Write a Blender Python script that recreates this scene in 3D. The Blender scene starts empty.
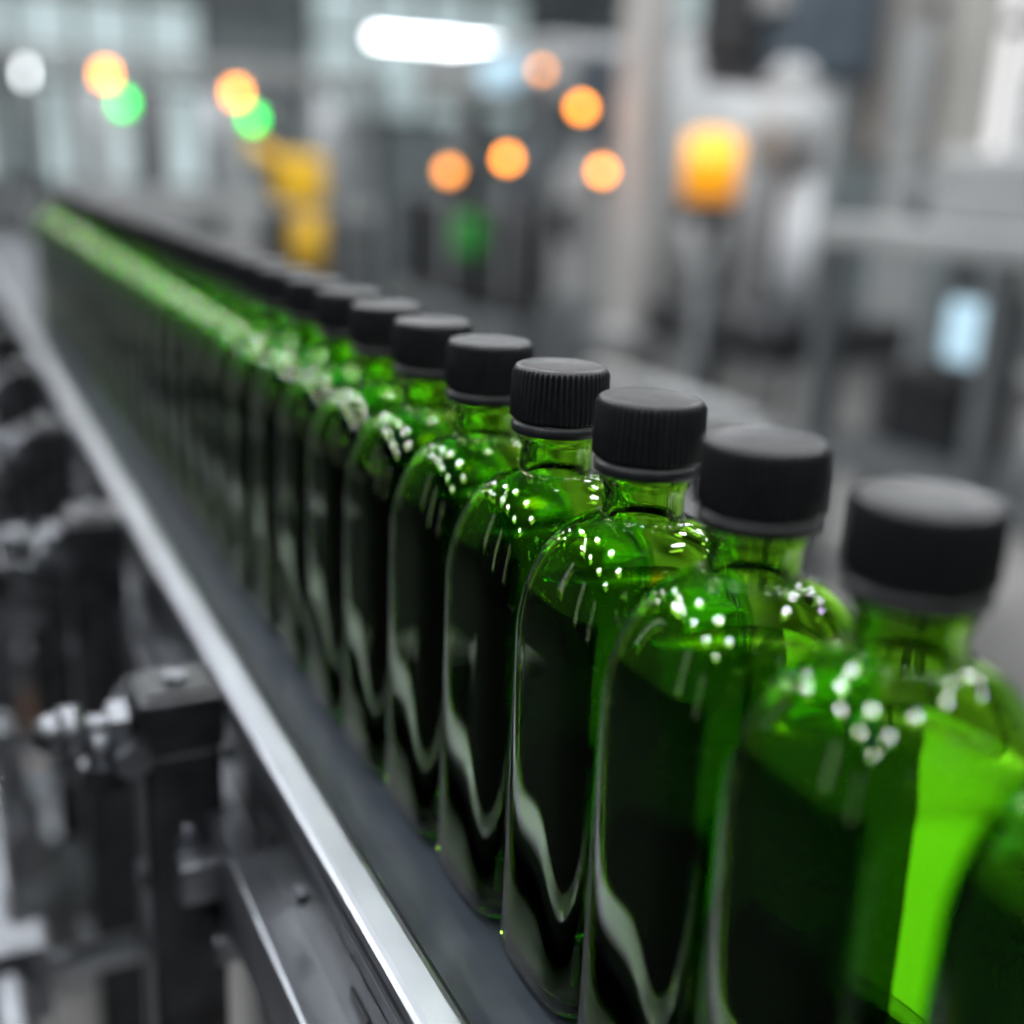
import bpy, bmesh, math, random
from mathutils import Vector, Matrix
random.seed(4)
scene = bpy.context.scene
D = bpy.data
scene.view_settings.view_transform='Standard'

# ------------------------------------------------------------------ materials
def mat(name, col=(.5,.5,.5), rough=.5, metal=0., noise=0., nscale=20., emit=None, estr=0., bump=0., spec=.5, stretch=None, coat=0.):
    m = D.materials.new(name); m.use_nodes = True
    nt = m.node_tree; b = nt.nodes['Principled BSDF']
    b.inputs['Base Color'].default_value = (*col,1)
    b.inputs['Roughness'].default_value = rough
    b.inputs['Metallic'].default_value = metal
    b.inputs['Specular IOR Level'].default_value = spec
    b.inputs['Coat Weight'].default_value = coat
    if emit:
        b.inputs['Emission Color'].default_value = (*emit,1)
        b.inputs['Emission Strength'].default_value = estr
    if noise or bump:
        tc = nt.nodes.new('ShaderNodeTexCoord'); mp = nt.nodes.new('ShaderNodeMapping')
        nt.links.new(tc.outputs['Object'], mp.inputs['Vector'])
        if stretch: mp.inputs['Scale'].default_value = stretch
        n = nt.nodes.new('ShaderNodeTexNoise'); n.inputs['Scale'].default_value = nscale
        n.inputs['Detail'].default_value = 5
        nt.links.new(mp.outputs['Vector'], n.inputs['Vector'])
        if noise:
            r = nt.nodes.new('ShaderNodeValToRGB')
            lo = [max(0,c*(1-noise)) for c in col]; hi=[min(1,c*(1+noise)) for c in col]
            r.color_ramp.elements[0].position=.3; r.color_ramp.elements[1].position=.7
            r.color_ramp.elements[0].color=(*lo,1); r.color_ramp.elements[1].color=(*hi,1)
            nt.links.new(n.outputs['Fac'], r.inputs['Fac']); nt.links.new(r.outputs['Color'], b.inputs['Base Color'])
            mr = nt.nodes.new('ShaderNodeMapRange')
            mr.inputs['To Min'].default_value=max(.02,rough*.75); mr.inputs['To Max'].default_value=min(1,rough*1.3)
            nt.links.new(n.outputs['Fac'], mr.inputs['Value']); nt.links.new(mr.outputs['Result'], b.inputs['Roughness'])
        if bump:
            bp = nt.nodes.new('ShaderNodeBump'); bp.inputs['Strength'].default_value=bump; bp.inputs['Distance'].default_value=.001
            nt.links.new(n.outputs['Fac'], bp.inputs['Height']); nt.links.new(bp.outputs['Normal'], b.inputs['Normal'])
    return m

def glassmat(name, col, ior, rough=0.):
    m = D.materials.new(name); m.use_nodes=True
    nt=m.node_tree; nt.nodes.clear()
    o=nt.nodes.new('ShaderNodeOutputMaterial')
    rf=nt.nodes.new('ShaderNodeBsdfRefraction'); rf.inputs['Color'].default_value=(*col,1); rf.inputs['IOR'].default_value=ior; rf.inputs['Roughness'].default_value=rough
    gl=nt.nodes.new('ShaderNodeBsdfGlossy'); gl.inputs['Color'].default_value=(1,1,1,1); gl.inputs['Roughness'].default_value=rough
    fr=nt.nodes.new('ShaderNodeFresnel'); fr.inputs['IOR'].default_value=ior
    mx=nt.nodes.new('ShaderNodeMixShader')
    nt.links.new(fr.outputs[0],mx.inputs[0]); nt.links.new(rf.outputs[0],mx.inputs[1]); nt.links.new(gl.outputs[0],mx.inputs[2])
    nt.links.new(mx.outputs[0], o.inputs['Surface'])
    return m

M = {}
M['glass']  = glassmat('green_glass', (.59,.91,.20), 1.50)
M['glassin']= glassmat('green_glass_inside', (.86,.98,.70), 1.50)
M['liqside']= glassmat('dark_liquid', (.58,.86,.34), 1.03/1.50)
M['shadeback']= glassmat('liquid_shade_back', (.03,.07,.03), 1.03/1.50)  # back wall: shade painted into the tint so bodies look near-black
M['shadeleft']= glassmat('liquid_shade_left', (.05,.10,.05), 1.03/1.50)  # left wall: painted-in shade, not the liquid's own colour
M['liqtop'] = glassmat('liquid_surface', (.55,.68,.42), 1.06)
M['cap']    = mat('black_plastic', (.011,.012,.014), .40, noise=.15, nscale=300, bump=.03, spec=.45)
M['belt']   = mat('belt_rubber', (.042,.051,.064), .34, noise=.2, nscale=60, bump=.12)
M['steel']  = mat('brushed_steel', (.34,.36,.39), .33, 1., noise=.08, nscale=25)
M['steeld'] = mat('worn_steel', (.22,.23,.25), .42, 1., noise=.35, nscale=45, bump=.2)
M['dark']   = mat('dark_painted_steel', (.030,.032,.036), .34, .5, noise=.6, nscale=60, bump=.3)
M['darkm']  = mat('machine_dark', (.015,.017,.020), .5, noise=.3, nscale=5)
M['light']  = mat('machine_light', (.33,.34,.345), .45, noise=.12, nscale=4)
M['column'] = mat('column_paint', (.46,.45,.44), .5, noise=.06, nscale=4)
M['white']  = mat('machine_white', (.6,.63,.66), .4, noise=.05, nscale=4)
M['bounce']  = mat('bounce_white', (.56,.54,.50), .5, noise=.05, nscale=4)  # for the added reflector beside the conveyor
M['mid']    = mat('machine_mid', (.10,.11,.115), .5, noise=.2, nscale=5)
M['bluegrey']=mat('machine_bluegrey', (.06,.08,.10), .45, noise=.3, nscale=5)
M['beige']  = mat('cabinet_beige', (.36,.35,.33), .5, noise=.06, nscale=3)
M['yellow'] = mat('safety_yellow', (.85,.50,.02), .45, noise=.1, nscale=6)
M['brown']  = mat('cardboard', (.30,.16,.09), .8, noise=.2, nscale=8)
M['green']  = mat('green_paint', (.03,.28,.04), .4, noise=.2, nscale=8)
M['blue']   = mat('screen_blue', (.3,.5,.6), .3, emit=(.65,.85,1.), estr=.6)
M['orangeL']= mat('amber_lamp', (1,.45,.05), .3, emit=(1,.29,.02), estr=14)
M['orangeD']= mat('amber_lamp_dim', (1,.45,.05), .3, emit=(1,.32,.05), estr=7)
M['greenL'] = mat('green_lamp', (.1,1,.3), .3, emit=(.01,1,.10), estr=7.5)
M['beacon'] = mat('amber_beacon', (1,.46,.01), .3, emit=(1,.30,.003), estr=.5)
M['tube']   = mat('lamp_tube', (1,1,1), .3, emit=(.93,.98,1), estr=9)
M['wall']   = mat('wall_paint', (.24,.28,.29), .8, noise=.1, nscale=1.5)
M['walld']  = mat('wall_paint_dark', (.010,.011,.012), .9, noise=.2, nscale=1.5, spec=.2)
M['ceil']   = mat('ceiling_paint', (.10,.105,.11), .8, noise=.1, nscale=1.5)
M['floor']  = mat('floor_concrete', (.21,.205,.20), .45, noise=.2, nscale=3)
M['mat']    = mat('reflection_dark', (.010,.011,.012), .9, noise=.2, nscale=12, spec=.15)  # near-black, for the added mat that dims reflections in the glass
M['pane']   = mat('window_pane', (.5,.6,.62), .2, emit=(.75,.93,.95), estr=.42)
M['panew']  = mat('window_pane_bright', (.8,.8,.8), .2, emit=(1,.97,.96), estr=.7)

# ------------------------------------------------------------------ mesh builder
class B:
    def __init__(s): s.bm=bmesh.new(); s.mats=[]
    def mi(s,m):
        m=M[m]
        if m not in s.mats: s.mats.append(m)
        return s.mats.index(m)
    def box(s,c,size,m,bev=0.,rot=None,seg=2):
        i=s.mi(m)
        mtx=Matrix.Translation(Vector(c))
        if rot: mtx=mtx@Matrix.Rotation(rot[0],4,rot[1])
        r=bmesh.ops.create_cube(s.bm,size=1,matrix=mtx@Matrix.Diagonal((*size,1)))
        vs=r['verts']; fs=set(f for v in vs for f in v.link_faces)
        for f in fs: f.material_index=i
        if bev:
            es=list(set(e for v in vs for e in v.link_edges))
            rr=bmesh.ops.bevel(s.bm,geom=es,offset=bev,segments=seg,affect='EDGES',profile=.5)
            for f in rr['faces']: f.material_index=i
        return s
    def cyl(s,p0,p1,r,m,r2=None,seg=24,smooth=True):
        i=s.mi(m); p0=Vector(p0); p1=Vector(p1); d=p1-p0
        q=d.to_track_quat('Z','Y').to_matrix().to_4x4()
        res=bmesh.ops.create_cone(s.bm,cap_ends=True,segments=seg,radius1=r,radius2=r if r2 is None else r2,depth=d.length,
            matrix=Matrix.Translation((p0+p1)/2)@q)
        for f in set(f for v in res['verts'] for f in v.link_faces):
            f.material_index=i
            if smooth and len(f.verts)==4: f.smooth=True
        return s
    def sph(s,c,r,m,sc=(1,1,1)):
        i=s.mi(m)
        res=bmesh.ops.create_uvsphere(s.bm,u_segments=20,v_segments=12,radius=r,matrix=Matrix.Translation(c)@Matrix.Diagonal((*sc,1)))
        for f in set(f for v in res['verts'] for f in v.link_faces): f.material_index=i; f.smooth=True
        return s
    def finish(s,name,parent=None,loc=None):
        me=D.meshes.new(name); s.bm.to_mesh(me); s.bm.free()
        for m in s.mats: me.materials.append(m)
        o=D.objects.new(name,me); scene.collection.objects.link(o)
        if parent: o.parent=parent
        if loc: o.location=loc
        return o
def empty(name,loc=(0,0,0)):
    o=D.objects.new(name,None); o.empty_display_size=.02; o.location=loc; scene.collection.objects.link(o); return o

# ------------------------------------------------------------------ bottle
BZ=.005      # belt surface height
RN=.0118; A=.0315; T=.0258; Z0=.118-BZ; Z1=.1575-BZ; RC=.009; FILL=.134-BZ
def outer_profile():
    pts=[]                                    # (z,a,b)
    for k in range(0,9):
        t=k/8*math.pi/2
        pts.append((RC*(1-math.cos(t)), A-RC*(1-math.sin(t)), T-RC*(1-math.sin(t))))
    for k in range(1,9): pts.append((RC+(Z0-RC)*k/8,A,T))
    for k in range(1,37):
        t=k/36*math.pi/2
        w=math.cos(t)
        pts.append((Z0+(Z1-Z0)*math.sin(t), RN+(A-RN)*w, RN+(T-RN)*w))
    pts+= [(z-BZ,a,b) for z,a,b in [(.1590,RN-.0001,RN-.0001),(.162,RN,RN),(.166,RN,RN),(.1672,RN+.0011,RN+.0011),(.1688,RN+.0011,RN+.0011),(.170,RN,RN),(.176,RN-.0006,RN-.0006),(.185,RN-.0008,RN-.0008)]]
    return pts
def shape_n(a): return 2+2.6*max(0,min(1,(a-RN)/(A-RN)))**1.5
def ring(bm,z,a,b,seg=176,off=0.):
    n=shape_n(a); vs=[]
    for k in range(seg):
        t=2*math.pi*k/seg
        c=math.cos(t); s_=math.sin(t)
        r=(abs(c)**n+abs(s_)**n)**(-1/n)
        vs.append(bm.verts.new(((a-off)*r*c,(b-off)*r*s_,z)))
    return vs
def loft(bm,rings,mi=0,rev=False):
    for r0,r1 in zip(rings,rings[1:]):
        n=len(r0)
        for k in range(n):
            q=(r0[k],r0[(k+1)%n],r1[(k+1)%n],r1[k])
            f=bm.faces.new(q[::-1] if rev else q); f.smooth=True; f.material_index=mi
def fan(bm,r,z,up=True,mi=0):
    c=bm.verts.new((0,0,z)); n=len(r)
    for k in range(n):
        f=bm.faces.new((r[k],r[(k+1)%n],c) if up else (r[(k+1)%n],r[k],c)); f.smooth=True; f.material_index=mi
TH=.0020
def inner_at(P,fill,below):
    out=[]
    for z,a,b in P:
        zi=z if z>.03 else .0058+z*(.03-.0058)/.03
        if z>Z0 and z<=Z1: zi=z-TH*((z-Z0)/(Z1-Z0))
        elif z>Z1: zi=z
        out.append((zi,a,b))
    res=[]
    for p,q in zip(out,out[1:]):
        if below:
            if p[0]<fill: res.append(p)
            if p[0]<fill<=q[0]:
                t=(fill-p[0])/(q[0]-p[0]); res.append((fill,p[1]+(q[1]-p[1])*t,p[2]+(q[2]-p[2])*t))
        else:
            if p[0]<fill<=q[0]:
                t=(fill-p[0])/(q[0]-p[0]); res.append((fill,p[1]+(q[1]-p[1])*t,p[2]+(q[2]-p[2])*t))
            if q[0]>fill: res.append(q)
    return res
def bottle_glass():
    bm=bmesh.new(); P=outer_profile()
    outer=[ring(bm,*p) for p in P]
    loft(bm,outer)
    b1=ring(bm,.0012,A-RC*1.5,T-RC*1.25); loft(bm,[b1,outer[0]]); fan(bm,b1,.0035,up=False)
    inn=[ring(bm,*p,off=TH) for p in inner_at(P,FILL,False)]
    loft(bm,inn,1,rev=True)
    loft(bm,[outer[-1],inn[-1]],0)
    me=D.meshes.new('bottle_glass'); bm.to_mesh(me); bm.free(); me.materials.append(M['glass']); me.materials.append(M['glassin']); return me
def bottle_liquid():
    bm=bmesh.new(); P=outer_profile()
    rs=[ring(bm,*p,off=TH) for p in inner_at(P,FILL,True)]
    loft(bm,rs,0)
    bm.normal_update()
    for f in bm.faces:  # paint shade on back and left walls only
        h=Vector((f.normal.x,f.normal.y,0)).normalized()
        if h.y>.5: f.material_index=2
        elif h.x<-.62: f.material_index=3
    fan(bm,rs[0],.0070,up=False,mi=0)
    fan(bm,rs[-1],FILL,up=True,mi=1)
    me=D.meshes.new('bottle_liquid'); bm.to_mesh(me); bm.free()
    for k in ('liqside','liqtop','shadeback','shadeleft'): me.materials.append(M[k])
    return me
def bottle_cap():
    bm=bmesh.new(); nr=54; seg=nr*5
    prof=[(.1708,.0124,0),(.1708,.0147,0),(.1712,.0151,0),(.1736,.0151,0),(.1739,.0148,0),(.1744,.0141,0),(.1749,.0141,0),(.1753,.0150,.2),(.1760,.0152,1),(.1835,.0151,1),(.1896,.0150,1),(.1905,.0149,.3),
          (.1912,.0147,0),(.1917,.0143,0),(.1920,.0137,0),(.1920,.0128,0),(.1917,.0120,0),(.1917,.004,0)]
    rings=[]
    for z,r,a in prof:
        vs=[]
        for k in range(seg):
            t=2*math.pi*k/seg; rr=r+a*.0006*math.cos(t*nr)
            vs.append(bm.verts.new((rr*math.cos(t),rr*math.sin(t),z-BZ)))
        rings.append(vs)
    loft(bm,rings); fan(bm,rings[-1],.1917-BZ)
    inn=[[bm.verts.new((.0122*math.cos(2*math.pi*k/seg),.0122*math.sin(2*math.pi*k/seg),.188-BZ)) for k in range(seg)]]
    loft(bm,[inn[0],rings[0]]); fan(bm,inn[0],.188-BZ)
    bmesh.ops.recalc_face_normals(bm,faces=bm.faces)
    me=D.meshes.new('bottle_cap'); bm.to_mesh(me); bm.free(); me.materials.append(M['cap']); return me
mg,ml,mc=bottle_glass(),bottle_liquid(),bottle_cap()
S=.0525
for i in range(-3,31):
    x=random.uniform(-.0006,.0006); y=i*S
    if i==-3: x+=.009; y-=.004
    e=empty('glass_bottle',(x,y,BZ+.0004))
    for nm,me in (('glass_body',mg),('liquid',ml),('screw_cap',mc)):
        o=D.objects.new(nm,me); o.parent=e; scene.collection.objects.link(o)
        if nm=='screw_cap': o.rotation_euler=(0,0,random.uniform(0,6))

# ------------------------------------------------------------------ conveyor
YA,YB=-.9,3.2; L=YB-YA; YM=(YA+YB)/2
conv=empty('bottle_conveyor')
b=B(); b.box((.004,YM,BZ-.006),(.118,L,.012),'belt',.002); b.finish('belt',conv)
b=B()
b.box((-.0665,YM,.017),(.017,L,.012),'steel',.0045,seg=4)
b.box((-.0655,YM,.003),(.007,L,.020),'steeld',.001)
b.finish('guide_rail_left',conv)
b=B(); b.box((.068,YM,.005),(.008,L,.012),'steeld',.002); b.finish('guide_rail_right',conv)
b=B(); b.box((.20,1.1,-.10),(.24,3.4,.012),'bounce',.004); b.box((.32,1.1,-.09),(.01,3.4,.03),'bounce',.003)  # added reflector, seen only through the bottles, brightens their green strip
for y in (-.4,.5,1.4,2.3): b.box((.20,y,-.118),(.24,.03,.024),'steeld',.003)
b.finish('bounce_shelf',conv)
b=B()
b.box((-.066,YM,-.026),(.006,L,.045),'dark',.001)
b.box((-.074,YM,-.038),(.020,L,.005),'steel',.0015)
b.box((-.0820,YM,-.053),(.004,L,.030),'steeld',.001)
b.box((-.078,YM,-.074),(.008,L,.014),'dark',.002)
b.box((.068,YM,-.045),(.006,L,.09),'steeld',.001)
b.box((.0,YM,-.085),(.12,L,.01),'darkm')
for k in range(14):
    y=-.25+k*.12
    b.cyl((-.0685,y,-.020),(-.0715,y,-.020),.0045,'steeld',seg=6,smooth=False)
    b.box((-.0694,y+.05,-.020),(.001,.018,.006),'darkm',.0004)
for k in range(12):
    y=.05+k*.16
    b.box((-.091,y,-.062),(.018,.035,.02),'steeld',.002)
    b.cyl((-.093,y,-.052),(-.093,y,-.045),.006,'steeld',seg=6,smooth=False)
    b.cyl((-.093,y,-.045),(-.093,y,-.040),.0035,'steel',seg=12)
b.finish('side_frame',conv)
for j,y in enumerate((.224,.50,.78,1.06,1.34,1.62)):
    b=B(); x=-.0935; h=.016
    b.box((x,y,-.22+h),(.034,.034,.40),'dark',.0022,seg=3)
    b.box((x,y,-.006+h),(.037,.037,.026),'dark',.0025,seg=3)
    b.box((x,y,.0075+h),(.030,.030,.003),'dark',.001)
    b.cyl((x,y,.009+h),(x,y,.012+h),.006,'steeld',seg=6,smooth=False)
    z=-.006+h
    b.cyl((x-.018,y-.004,z),(x-.050,y-.004,z),.0055,'steeld')
    b.cyl((x-.022,y-.004,z),(x-.030,y-.004,z),.011,'steeld',seg=6,smooth=False)
    b.cyl((x-.040,y-.004,z),(x-.050,y-.004,z),.011,'steeld')
    b.sph((x-.052,y-.004,z),.009,'steeld')
    b.cyl((x-.034,y-.006,z),(x-.034,y-.006,z-.026),.006,'steeld')
    b.cyl((x-.034,y-.006,z-.016),(x-.034,y-.006,z-.028),.010,'steeld',seg=6,smooth=False)
    b.cyl((x-.022,y-.012,z-.012),(x-.022,y-.022,z-.012),.008,'steeld',seg=6,smooth=False)
    b.cyl((x-.02,y,-.07),(x-.017,y,-.07),.007,'steeld',seg=6,smooth=False)
    b.box((x+.020,y-.02,-.098),(.026,.03,.014),'steeld',.002)
    b.cyl((x+.018,y-.03,-.09),(x+.018,y-.03,-.082),.007,'steeld',seg=6,smooth=False)
    b.box((x,y,-.30),(.05,.05,.012),'steeld',.002)
    b.finish('rail_bracket_%d'%(j+1),conv)
b=B()
for y in (-.5,.9,1.9,2.9):
    for x in (-.15,.12):
        b.box((x,y,-.54),(.045,.045,.80),'steeld',.004); b.cyl((x,y,-.95),(x,y,-.92),.04,'darkm')
    b.box((-.015,y,-.15),(.30,.045,.045),'steeld',.004)
    b.box((-.015,y,-.62),(.27,.03,.03),'light',.004)
b.box((-.15,YM,-.62),(.03,L*.9,.03),'light',.004)
b.cyl((-.17,YA,-.20),(-.17,YB,-.20),.012,'steeld')
b.cyl((-.20,YA,-.31),(-.20,YB,-.31),.009,'steeld')
for k in range(9):
    y=.35+k*.28
    b.box((-.17,y,-.20),(.045,.03,.05),'steeld',.004)
    b.cyl((-.24,y,-.20),(-.10,y,-.20),.009,'steel')
    b.cyl((-.17,y+.1,-.20),(-.17,y+.1,-.42),.010,'darkm')
b.finish('understructure',conv)
b=B()
for y in (.75,1.35,2.1):
    b.cyl((-.24,y,-.42),(-.08,y,-.42),.055,'mid'); b.cyl((-.08,y,-.42),(-.05,y,-.42),.035,'steel')
    b.box((-.16,y,-.35),(.07,.07,.05),'steeld',.005)
    b.box((-.05,y+.05,-.40),(.05,.12,.12),'darkm',.005)
b.finish('drive_motors',conv)
b=B()
b.box((-.12,2.35,-.83),(.36,.30,.24),'brown',.004); b.box((-.12,2.35,-.709),(.36,.05,.004),'beige')
b.box((-.16,1.72,-.87),(.24,.20,.16),'brown',.004); b.box((-.16,1.72,-.789),(.24,.04,.004),'beige')
b.finish('storage_boxes',conv)
b=B()
b.box((-.05,1.30,-.72),(.30,.30,.02),'white',.004)
for sx in (-1,1): b.box((-.05+sx*.145,1.30,-.68),(.01,.30,.08),'white',.003)
for sy in (-1,1): b.box((-.05,1.30+sy*.145,-.68),(.30,.01,.08),'white',.003)
for sx in (-1,1):
    for sy in (-1,1): b.box((-.05+sx*.13,1.30+sy*.13,-.84),(.02,.02,.22),'steeld')
b.finish('drip_tray',conv)

# ------------------------------------------------------------------ room
FZ=-.95; CZ=3.3; X0,X1,Y0,Y1=-3.5,6.0,-3.5,11.0
def slab(name,c,s,m):
    b=B(); b.box(c,s,m); return b.finish(name)
slab('floor',((X0+X1)/2,(Y0+Y1)/2,FZ-.05),(X1-X0+.2,Y1-Y0+.2,.1),'floor')
slab('ceiling',((X0+X1)/2,(Y0+Y1)/2,CZ+.05),(X1-X0+.2,Y1-Y0+.2,.1),'ceil')
slab('wall_far',((X0+X1)/2,Y1+.05,(FZ+CZ)/2),(X1-X0+.2,.1,CZ-FZ),'wall')
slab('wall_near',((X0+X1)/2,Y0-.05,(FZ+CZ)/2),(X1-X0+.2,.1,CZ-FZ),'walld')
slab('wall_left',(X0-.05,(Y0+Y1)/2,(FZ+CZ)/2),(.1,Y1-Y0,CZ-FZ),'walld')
slab('wall_right',(X1+.05,(Y0+Y1)/2,(FZ+CZ)/2),(.1,Y1-Y0,CZ-FZ),'wall')
b=B(); b.box((-1.95,2.0,FZ+.006),(3.0,10.0,.012),'mat',.004)  # added dark sheet, keeps floor reflections off the bottle sides
for k in range(33): b.box((-1.95,-2.8+k*.3,FZ+.014),(2.9,.02,.004),'mat')
b.finish('reflection_dark_mat')
def window(name,c,w,h,axis,pm,nx=4,ny=3,sgn=1):
    b=B(); cx,cy,cz=c
    def bx(u,z,su,sz,d,m,o=0.):
        if axis=='x': b.box((cx+u,cy-o,cz+z),(su,d,sz),m)
        else: b.box((cx-o*sgn,cy+u,cz+z),(d,su,sz),m)
    bx(0,0,w,h,.02,pm,.011)
    for k in range(nx+1): bx(-w/2+w*k/nx,0,.06,h+.06,.05,'mid',.025)
    for k in range(ny+1): bx(0,-h/2+h*k/ny,w+.06,.06,.05,'mid',.025)
    return b.finish(name)
window('window_1',(.9,Y1,.75),2.6,1.7,'x','pane',5,2)
window('window_2',(4.3,Y1,1.3),2.2,1.4,'x','pane',4,2)
window('window_3',(X1,5.0,1.2),1.5,2.2,'y','panew',3,2)
window('window_4',(X1,3.0,1.2),1.5,2.2,'y','panew',3,2)
window('window_5',(X1,8.2,1.2),2.0,1.6,'y','pane',4,2)
window('streak_pane_6',(X0,-1.2,1.0),.4,1.8,'y','panew',1,3,-1)  # unseen glowing panes added on the left for vertical streaks on the glass
window('streak_pane_7',(X0,1.6,1.0),.4,1.8,'y','panew',1,3,-1)
window('streak_pane_8',(X0,4.6,1.0),.4,1.8,'y','panew',1,3,-1)

def lamp(x,y,z=2.4,p=30,r=.16):
    b=B()
    b.cyl((x,y,z+.02),(x,y,z+.16),r*1.25,'mid',r2=r*.5)
    b.cyl((x,y,z+.16),(x,y,CZ),.008,'darkm',seg=8)
    o0=b.finish('high_bay_lamp')
    l=D.lights.new('lamp_light','AREA'); l.shape='DISK'; l.size=r*2; l.energy=p; l.color=(.96,.98,1)
    o=D.objects.new('lamp_light',l); o.location=(x,y,z); scene.collection.objects.link(o); o.parent=o0
def linlamp(x,y,z=2.1,p=30,lx=1.0,w=.08):
    b=B()
    b.box((x,y,z+.05),(lx+.1,w+.08,.06),'mid',.01)
    for s in (-1,1): b.cyl((x+s*lx*.4,y,z+.08),(x+s*lx*.4,y,CZ),.006,'darkm',seg=8)
    o0=b.finish('linear_ceiling_lamp')
    l=D.lights.new('lamp_light','AREA'); l.shape='RECTANGLE'; l.size=lx; l.size_y=w; l.energy=p; l.color=(.96,.98,1)
    o=D.objects.new('lamp_light',l); o.location=(x,y,z); scene.collection.objects.link(o); o.parent=o0
for x in (-2.2,-.9,.5,1.9,3.6):
    for y in (-1.6,.1,1.8,3.6,5.8,8.4):
        lamp(x,y,2.4,23)
for x in (2.8,):
    for y in (.95,2.7,4.7): linlamp(x,y,2.1,14)
linlamp(-1.6,2.7,2.1,14)
b=B(); b.cyl((3.0,8.7,1.11),(4.05,8.7,1.11),.035,'tube'); b.box((3.52,8.7,1.17),(1.2,.16,.05),'white',.01)
for x in (3.1,3.95): b.cyl((x,8.7,1.19),(x,8.7,CZ),.006,'darkm',seg=8)
b.finish('fluorescent_lamp')
b=B(); b.cyl((.56,8.8,.36),(.56,8.8,.74),.016,'tube'); b.cyl((.56,8.8,.74),(.56,8.8,.80),.07,'light',r2=.03)
b.cyl((.56,8.8,.8),(.56,8.8,CZ),.006,'darkm',seg=8)
b.finish('hanging_lamp')

# ------------------------------------------------------------------ background machines
def signal(x,y,zo,zg,dx=.07):
    b=B(); b.cyl((x+dx/2,y,FZ),(x+dx/2,y,zo+.05),.012,'light')
    b.cyl((x+dx,y,zg-.03),(x+dx,y,zg+.03),.024,'greenL'); b.box((x+dx/2,y+.02,zg-.035),(.1,.03,.015),'darkm')
    b.cyl((x,y,zo-.03),(x,y,zo+.03),.024,'orangeL'); b.box((x+dx/2,y+.02,zo-.035),(.1,.03,.015),'darkm')
    b.finish('signal_tower')
def enclosure(x0,x1,y0,y1,z0,z1,fm,pm,nx=4,ny=3):
    b=B(); w=.05
    for i in range(nx+1):
        x=x0+(x1-x0)*i/nx
        for y in (y0,y1): b.box((x,y,(z0+z1)/2),(w,w,z1-z0),fm,.004)
    for i in range(ny+1):
        y=y0+(y1-y0)*i/ny
        for x in (x0,x1): b.box((x,y,(z0+z1)/2),(w,w,z1-z0),fm,.004)
    for z in (z0+.1,(z0+z1)*.5,z1):
        for y in (y0,y1): b.box(((x0+x1)/2,y,z),(x1-x0,w,w),fm,.004)
        for x in (x0,x1): b.box((x,(y0+y1)/2,z),(w,y1-y0,w),fm,.004)
    b.box(((x0+x1)/2,(y0+y1)/2,(z0*.75+z1*.25)),(x1-x0-.1,y1-y0-.1,(z1-z0)*.4),pm,.01)
    return b
b=enclosure(.45,1.35,5.4,6.6,FZ,.0,'light','bluegrey'); b.finish('packing_machine')
signal(.59,5.28,.535,.425); signal(1.08,5.0,.485,.385)
b=enclosure(.3,2.6,7.4,8.5,FZ,.75,'light','mid',5,3)
for k in range(6): b.cyl((.5+k*.38,7.9,-.1),(.5+k*.38,7.9,.6),.07,'white' if k%2 else 'mid')
b.finish('labelling_machine')

b=B()
b.box((2.0,3.22,.55),(.12,.15,3.0),'column',.01); b.box((2.0,3.22,-.30),(.22,.26,.06),'light',.01)
b.box((2.0,3.22,FZ+.02),(.25,.28,.04),'mid',.005)
b.finish('support_column')
b=B()
b.box((2.25,4.7,-.12),(.6,1.3,.42),'darkm',.03); b.box((2.25,4.7,-.62),(.7,1.4,.5),'mid',.03)
b.box((1.93,4.45,-.05),(.05,.22,.16),'green',.01); b.cyl((2.1,4.9,.08),(2.1,4.9,.4),.08,'mid'); b.cyl((2.1,4.3,.08),(2.1,4.3,.34),.05,'bluegrey')
b.box((2.3,4.7,.62),(.5,1.3,.22),'light',.02); b.box((2.3,4.15,.35),(.1,.1,.6),'light'); b.box((2.3,5.25,.35),(.1,.1,.6),'light')
b.box((1.98,4.3,.6),(.04,.3,.12),'blue')
b.box((2.25,4.7,FZ+.06),(.66,1.3,.12),'darkm')
b.finish('filling_machine')
b=B()
b.box((2.15,3.66,-.0),(.3,.34,.5),'light',.03); b.cyl((2.0,3.66,.05),(1.97,3.66,.05),.08,'darkm'); b.box((2.15,3.66,-.6),(.34,.4,.7),'mid',.02)
b.box((2.15,3.72,.5),(.2,.2,.3),'bluegrey',.02); b.cyl((2.15,3.7,.25),(2.15,3.7,.4),.04,'steel'); b.finish('control_box')
def indicator(x,y,z,m,r=.026):
    b=B(); b.sph((x,y,z),r,m); b.cyl((x,y,z-.02),(x,y,z-.06),.02,'darkm'); b.cyl((x,y,z-.06),(x,y,FZ),.010,'mid'); b.cyl((x,y,FZ),(x,y,FZ+.015),.05,'mid'); b.finish('indicator_lamp')
indicator(1.80,3.28,.435,'orangeL',.022); indicator(1.64,3.49,.265,'orangeL',.022); indicator(1.46,3.57,.215,'orangeD',.025); indicator(1.80,3.12,.24,'orangeL',.020)
indicator(1.78,3.54,.56,'orangeD',.017)
b=B()
b.box((2.1,2.58,-.19),(.5,.66,.12),'darkm',.02)
b.cyl((2.0,2.82,-.13),(2.0,2.82,.16),.07,'light'); b.cyl((2.0,2.38,-.13),(2.0,2.38,.25),.05,'white'); b.cyl((2.15,2.6,-.13),(2.15,2.6,.5),.06,'mid')
b.box((2.15,2.70,.78),(.3,.46,.55),'bluegrey',.03)
b.cyl((1.93,2.38,.28),(1.93,2.38,.46),.09,'light'); b.cyl((1.93,2.38,.46),(1.93,2.38,.54),.09,'light',r2=.04)
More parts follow.
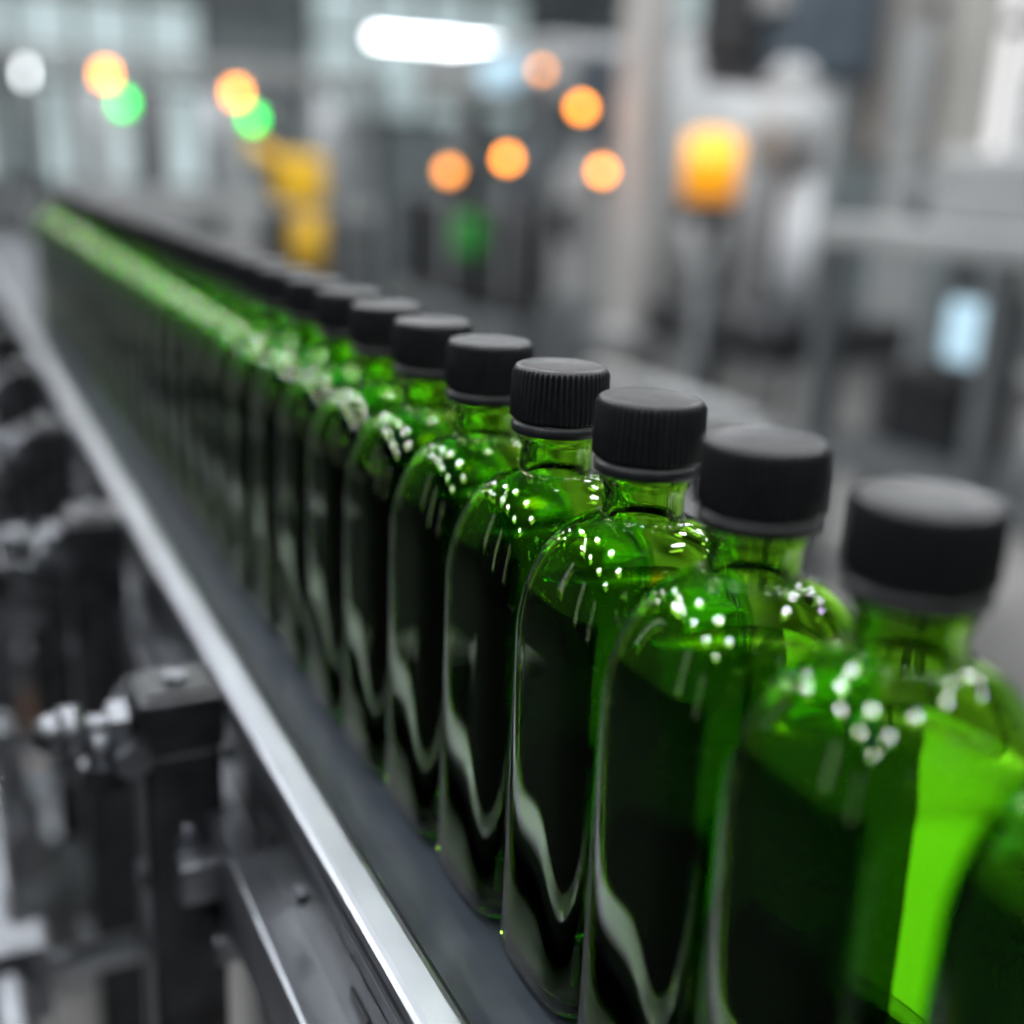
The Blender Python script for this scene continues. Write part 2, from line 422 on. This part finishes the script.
b.box((1.98,2.75,.72),(.05,.25,.3),'darkm',.01); b.box((1.98,2.56,.78),(.03,.12,.2),'light',.01)
for y in (2.30,2.86):
    b.box((2.27,y,.2),(.06,.06,.9),'light'); b.box((2.1,y,-.60),(.06,.06,.7),'mid')
b.box((2.1,2.58,-.55),(.4,.6,.05),'light',.01)
b.finish('capping_machine')
b=B(); b.cyl((1.65,2.315,.18),(1.65,2.315,.33),.07,'beacon'); b.cyl((1.65,2.315,.13),(1.65,2.315,.18),.075,'darkm'); b.sph((1.65,2.315,.33),.07,'beacon',(1,1,.35))
b.cyl((1.65,2.315,.15),(1.65,2.315,FZ),.02,'mid'); b.cyl((1.65,2.315,FZ+.02),(1.65,2.315,FZ),.1,'darkm'); b.finish('warning_beacon')
b=B(); b.box((2.43,2.42,.72),(.12,.44,.85),'beige',.02); b.box((2.36,2.42,.72),(.02,.40,.8),'beige',.01); b.box((2.46,2.42,-.33),(.08,.08,1.26),'light',.01)
b.box((2.46,2.42,FZ+.01),(.2,.2,.02),'mid')
b.cyl((2.34,2.30,.7),(2.32,2.30,.7),.02,'darkm'); b.finish('control_cabinet')
b=B()
b.box((2.0,1.45,.13),(.5,1.1,.06),'light',.01); b.box((2.0,1.45,-.40),(.5,1.1,.05),'mid',.01)
for x in (1.78,2.22):
    for y in (.95,1.45,1.96): b.box((x,y,-.41),(.05,.05,1.08),'mid',.005)
b.box((1.95,1.62,.24),(.2,.3,.16),'light',.02); b.cyl((1.95,1.85,.16),(1.95,1.85,.28),.05,'mid')
b.box((2.05,1.8,-.28),(.2,.25,.2),'darkm',.02); b.cyl((1.95,1.4,-.37),(1.95,1.4,-.2),.06,'white'); b.cyl((1.95,1.22,-.37),(1.95,1.22,-.15),.05,'mid')
b.box((1.80,1.52,-.05),(.03,.15,.13),'blue',.01); b.box((1.83,1.52,-.05),(.03,.19,.17),'mid',.01); b.cyl((1.85,1.52,.1),(1.85,1.52,-.1),.015,'mid')
b.finish('work_table')
b=B()
for z in (-.33,-.62): b.cyl((1.6,1.95,z),(1.6,2.75,z),.03,'light')
for y in (1.95,2.75): b.cyl((1.6,y,FZ),(1.6,y,-.33),.03,'light')
b.finish('pipe_guard_rail')
b=B()
b.cyl((1.95,6.9,FZ),(1.95,6.9,-.45),.16,'darkm'); b.cyl((1.95,6.9,-.45),(1.95,6.9,-.1),.10,'yellow'); b.box((1.90,6.9,.10),(.28,.25,.30),'yellow',.05)
b.cyl((1.85,6.9,.15),(1.6,6.9,.30),.05,'yellow'); b.finish('yellow_robot_arm')
b=B(); b.cyl((2.5,6.4,FZ),(2.5,6.4,-.15),.06,'mid'); b.cyl((2.5,6.4,-.15),(2.5,6.4,.03),.09,'yellow'); b.finish('yellow_valve_post')
b=B()
b.cyl((-3.2,9.6,1.65),(5.7,9.6,1.65),.07,'light'); b.cyl((-3.2,9.8,1.35),(2.6,9.8,1.35),.05,'mid')
for x in (-2,1,4): b.cyl((x,9.6,1.65),(x,9.6,CZ),.012,'darkm')
b.finish('overhead_pipe')
for k,(x,y,r,h,m) in enumerate(((3.6,4.6,.30,.8,'light'),(4.3,6.0,.4,1.0,'light'),(4.4,3.4,.3,.7,'light'))):
    b=B()
    b.cyl((x,y,-.5),(x,y,h),r,m,seg=40); b.cyl((x,y,h),(x,y,h+.2),r,m,r2=.08,seg=40); b.cyl((x,y,-.7),(x,y,-.5),.08,m,r2=r,seg=40)
    for a in range(3): b.cyl((x+r*.8*math.cos(a*2.1),y+r*.8*math.sin(a*2.1),FZ),(x+r*.8*math.cos(a*2.1),y+r*.8*math.sin(a*2.1),-.5),.03,'mid')
    b.finish('storage_tank')

# ------------------------------------------------------------------ world
w=D.worlds.new('World'); scene.world=w; w.use_nodes=True
w.node_tree.nodes['Background'].inputs[0].default_value=(.6,.65,.7,1); w.node_tree.nodes['Background'].inputs[1].default_value=.4

# ------------------------------------------------------------------ camera
cd=D.cameras.new('Camera'); cam=D.objects.new('Camera',cd); scene.collection.objects.link(cam)
f=1174.; cd.sensor_width=36; cd.lens=36*f/1024; cd.clip_start=.01; cd.clip_end=60
Yc=Vector((-602,-382,f)).normalized(); Uc=-Vector((-179,3888,f)).normalized()
Uc=(Uc-Yc*Uc.dot(Yc)).normalized(); Xc=Yc.cross(Uc)
R=Matrix(((Xc.x,-Xc.y,-Xc.z),(Yc.x,-Yc.y,-Yc.z),(Uc.x,-Uc.y,-Uc.z)))
mw=R.to_4x4(); mw.translation=Vector((-.178,-.271,.2527)); cam.matrix_world=mw
cd.shift_y=.005
cd.dof.use_dof=True; cd.dof.focus_distance=.352; cd.dof.aperture_fstop=cd.lens/1000/.0127
cd.dof.aperture_blades=0
scene.camera=cam
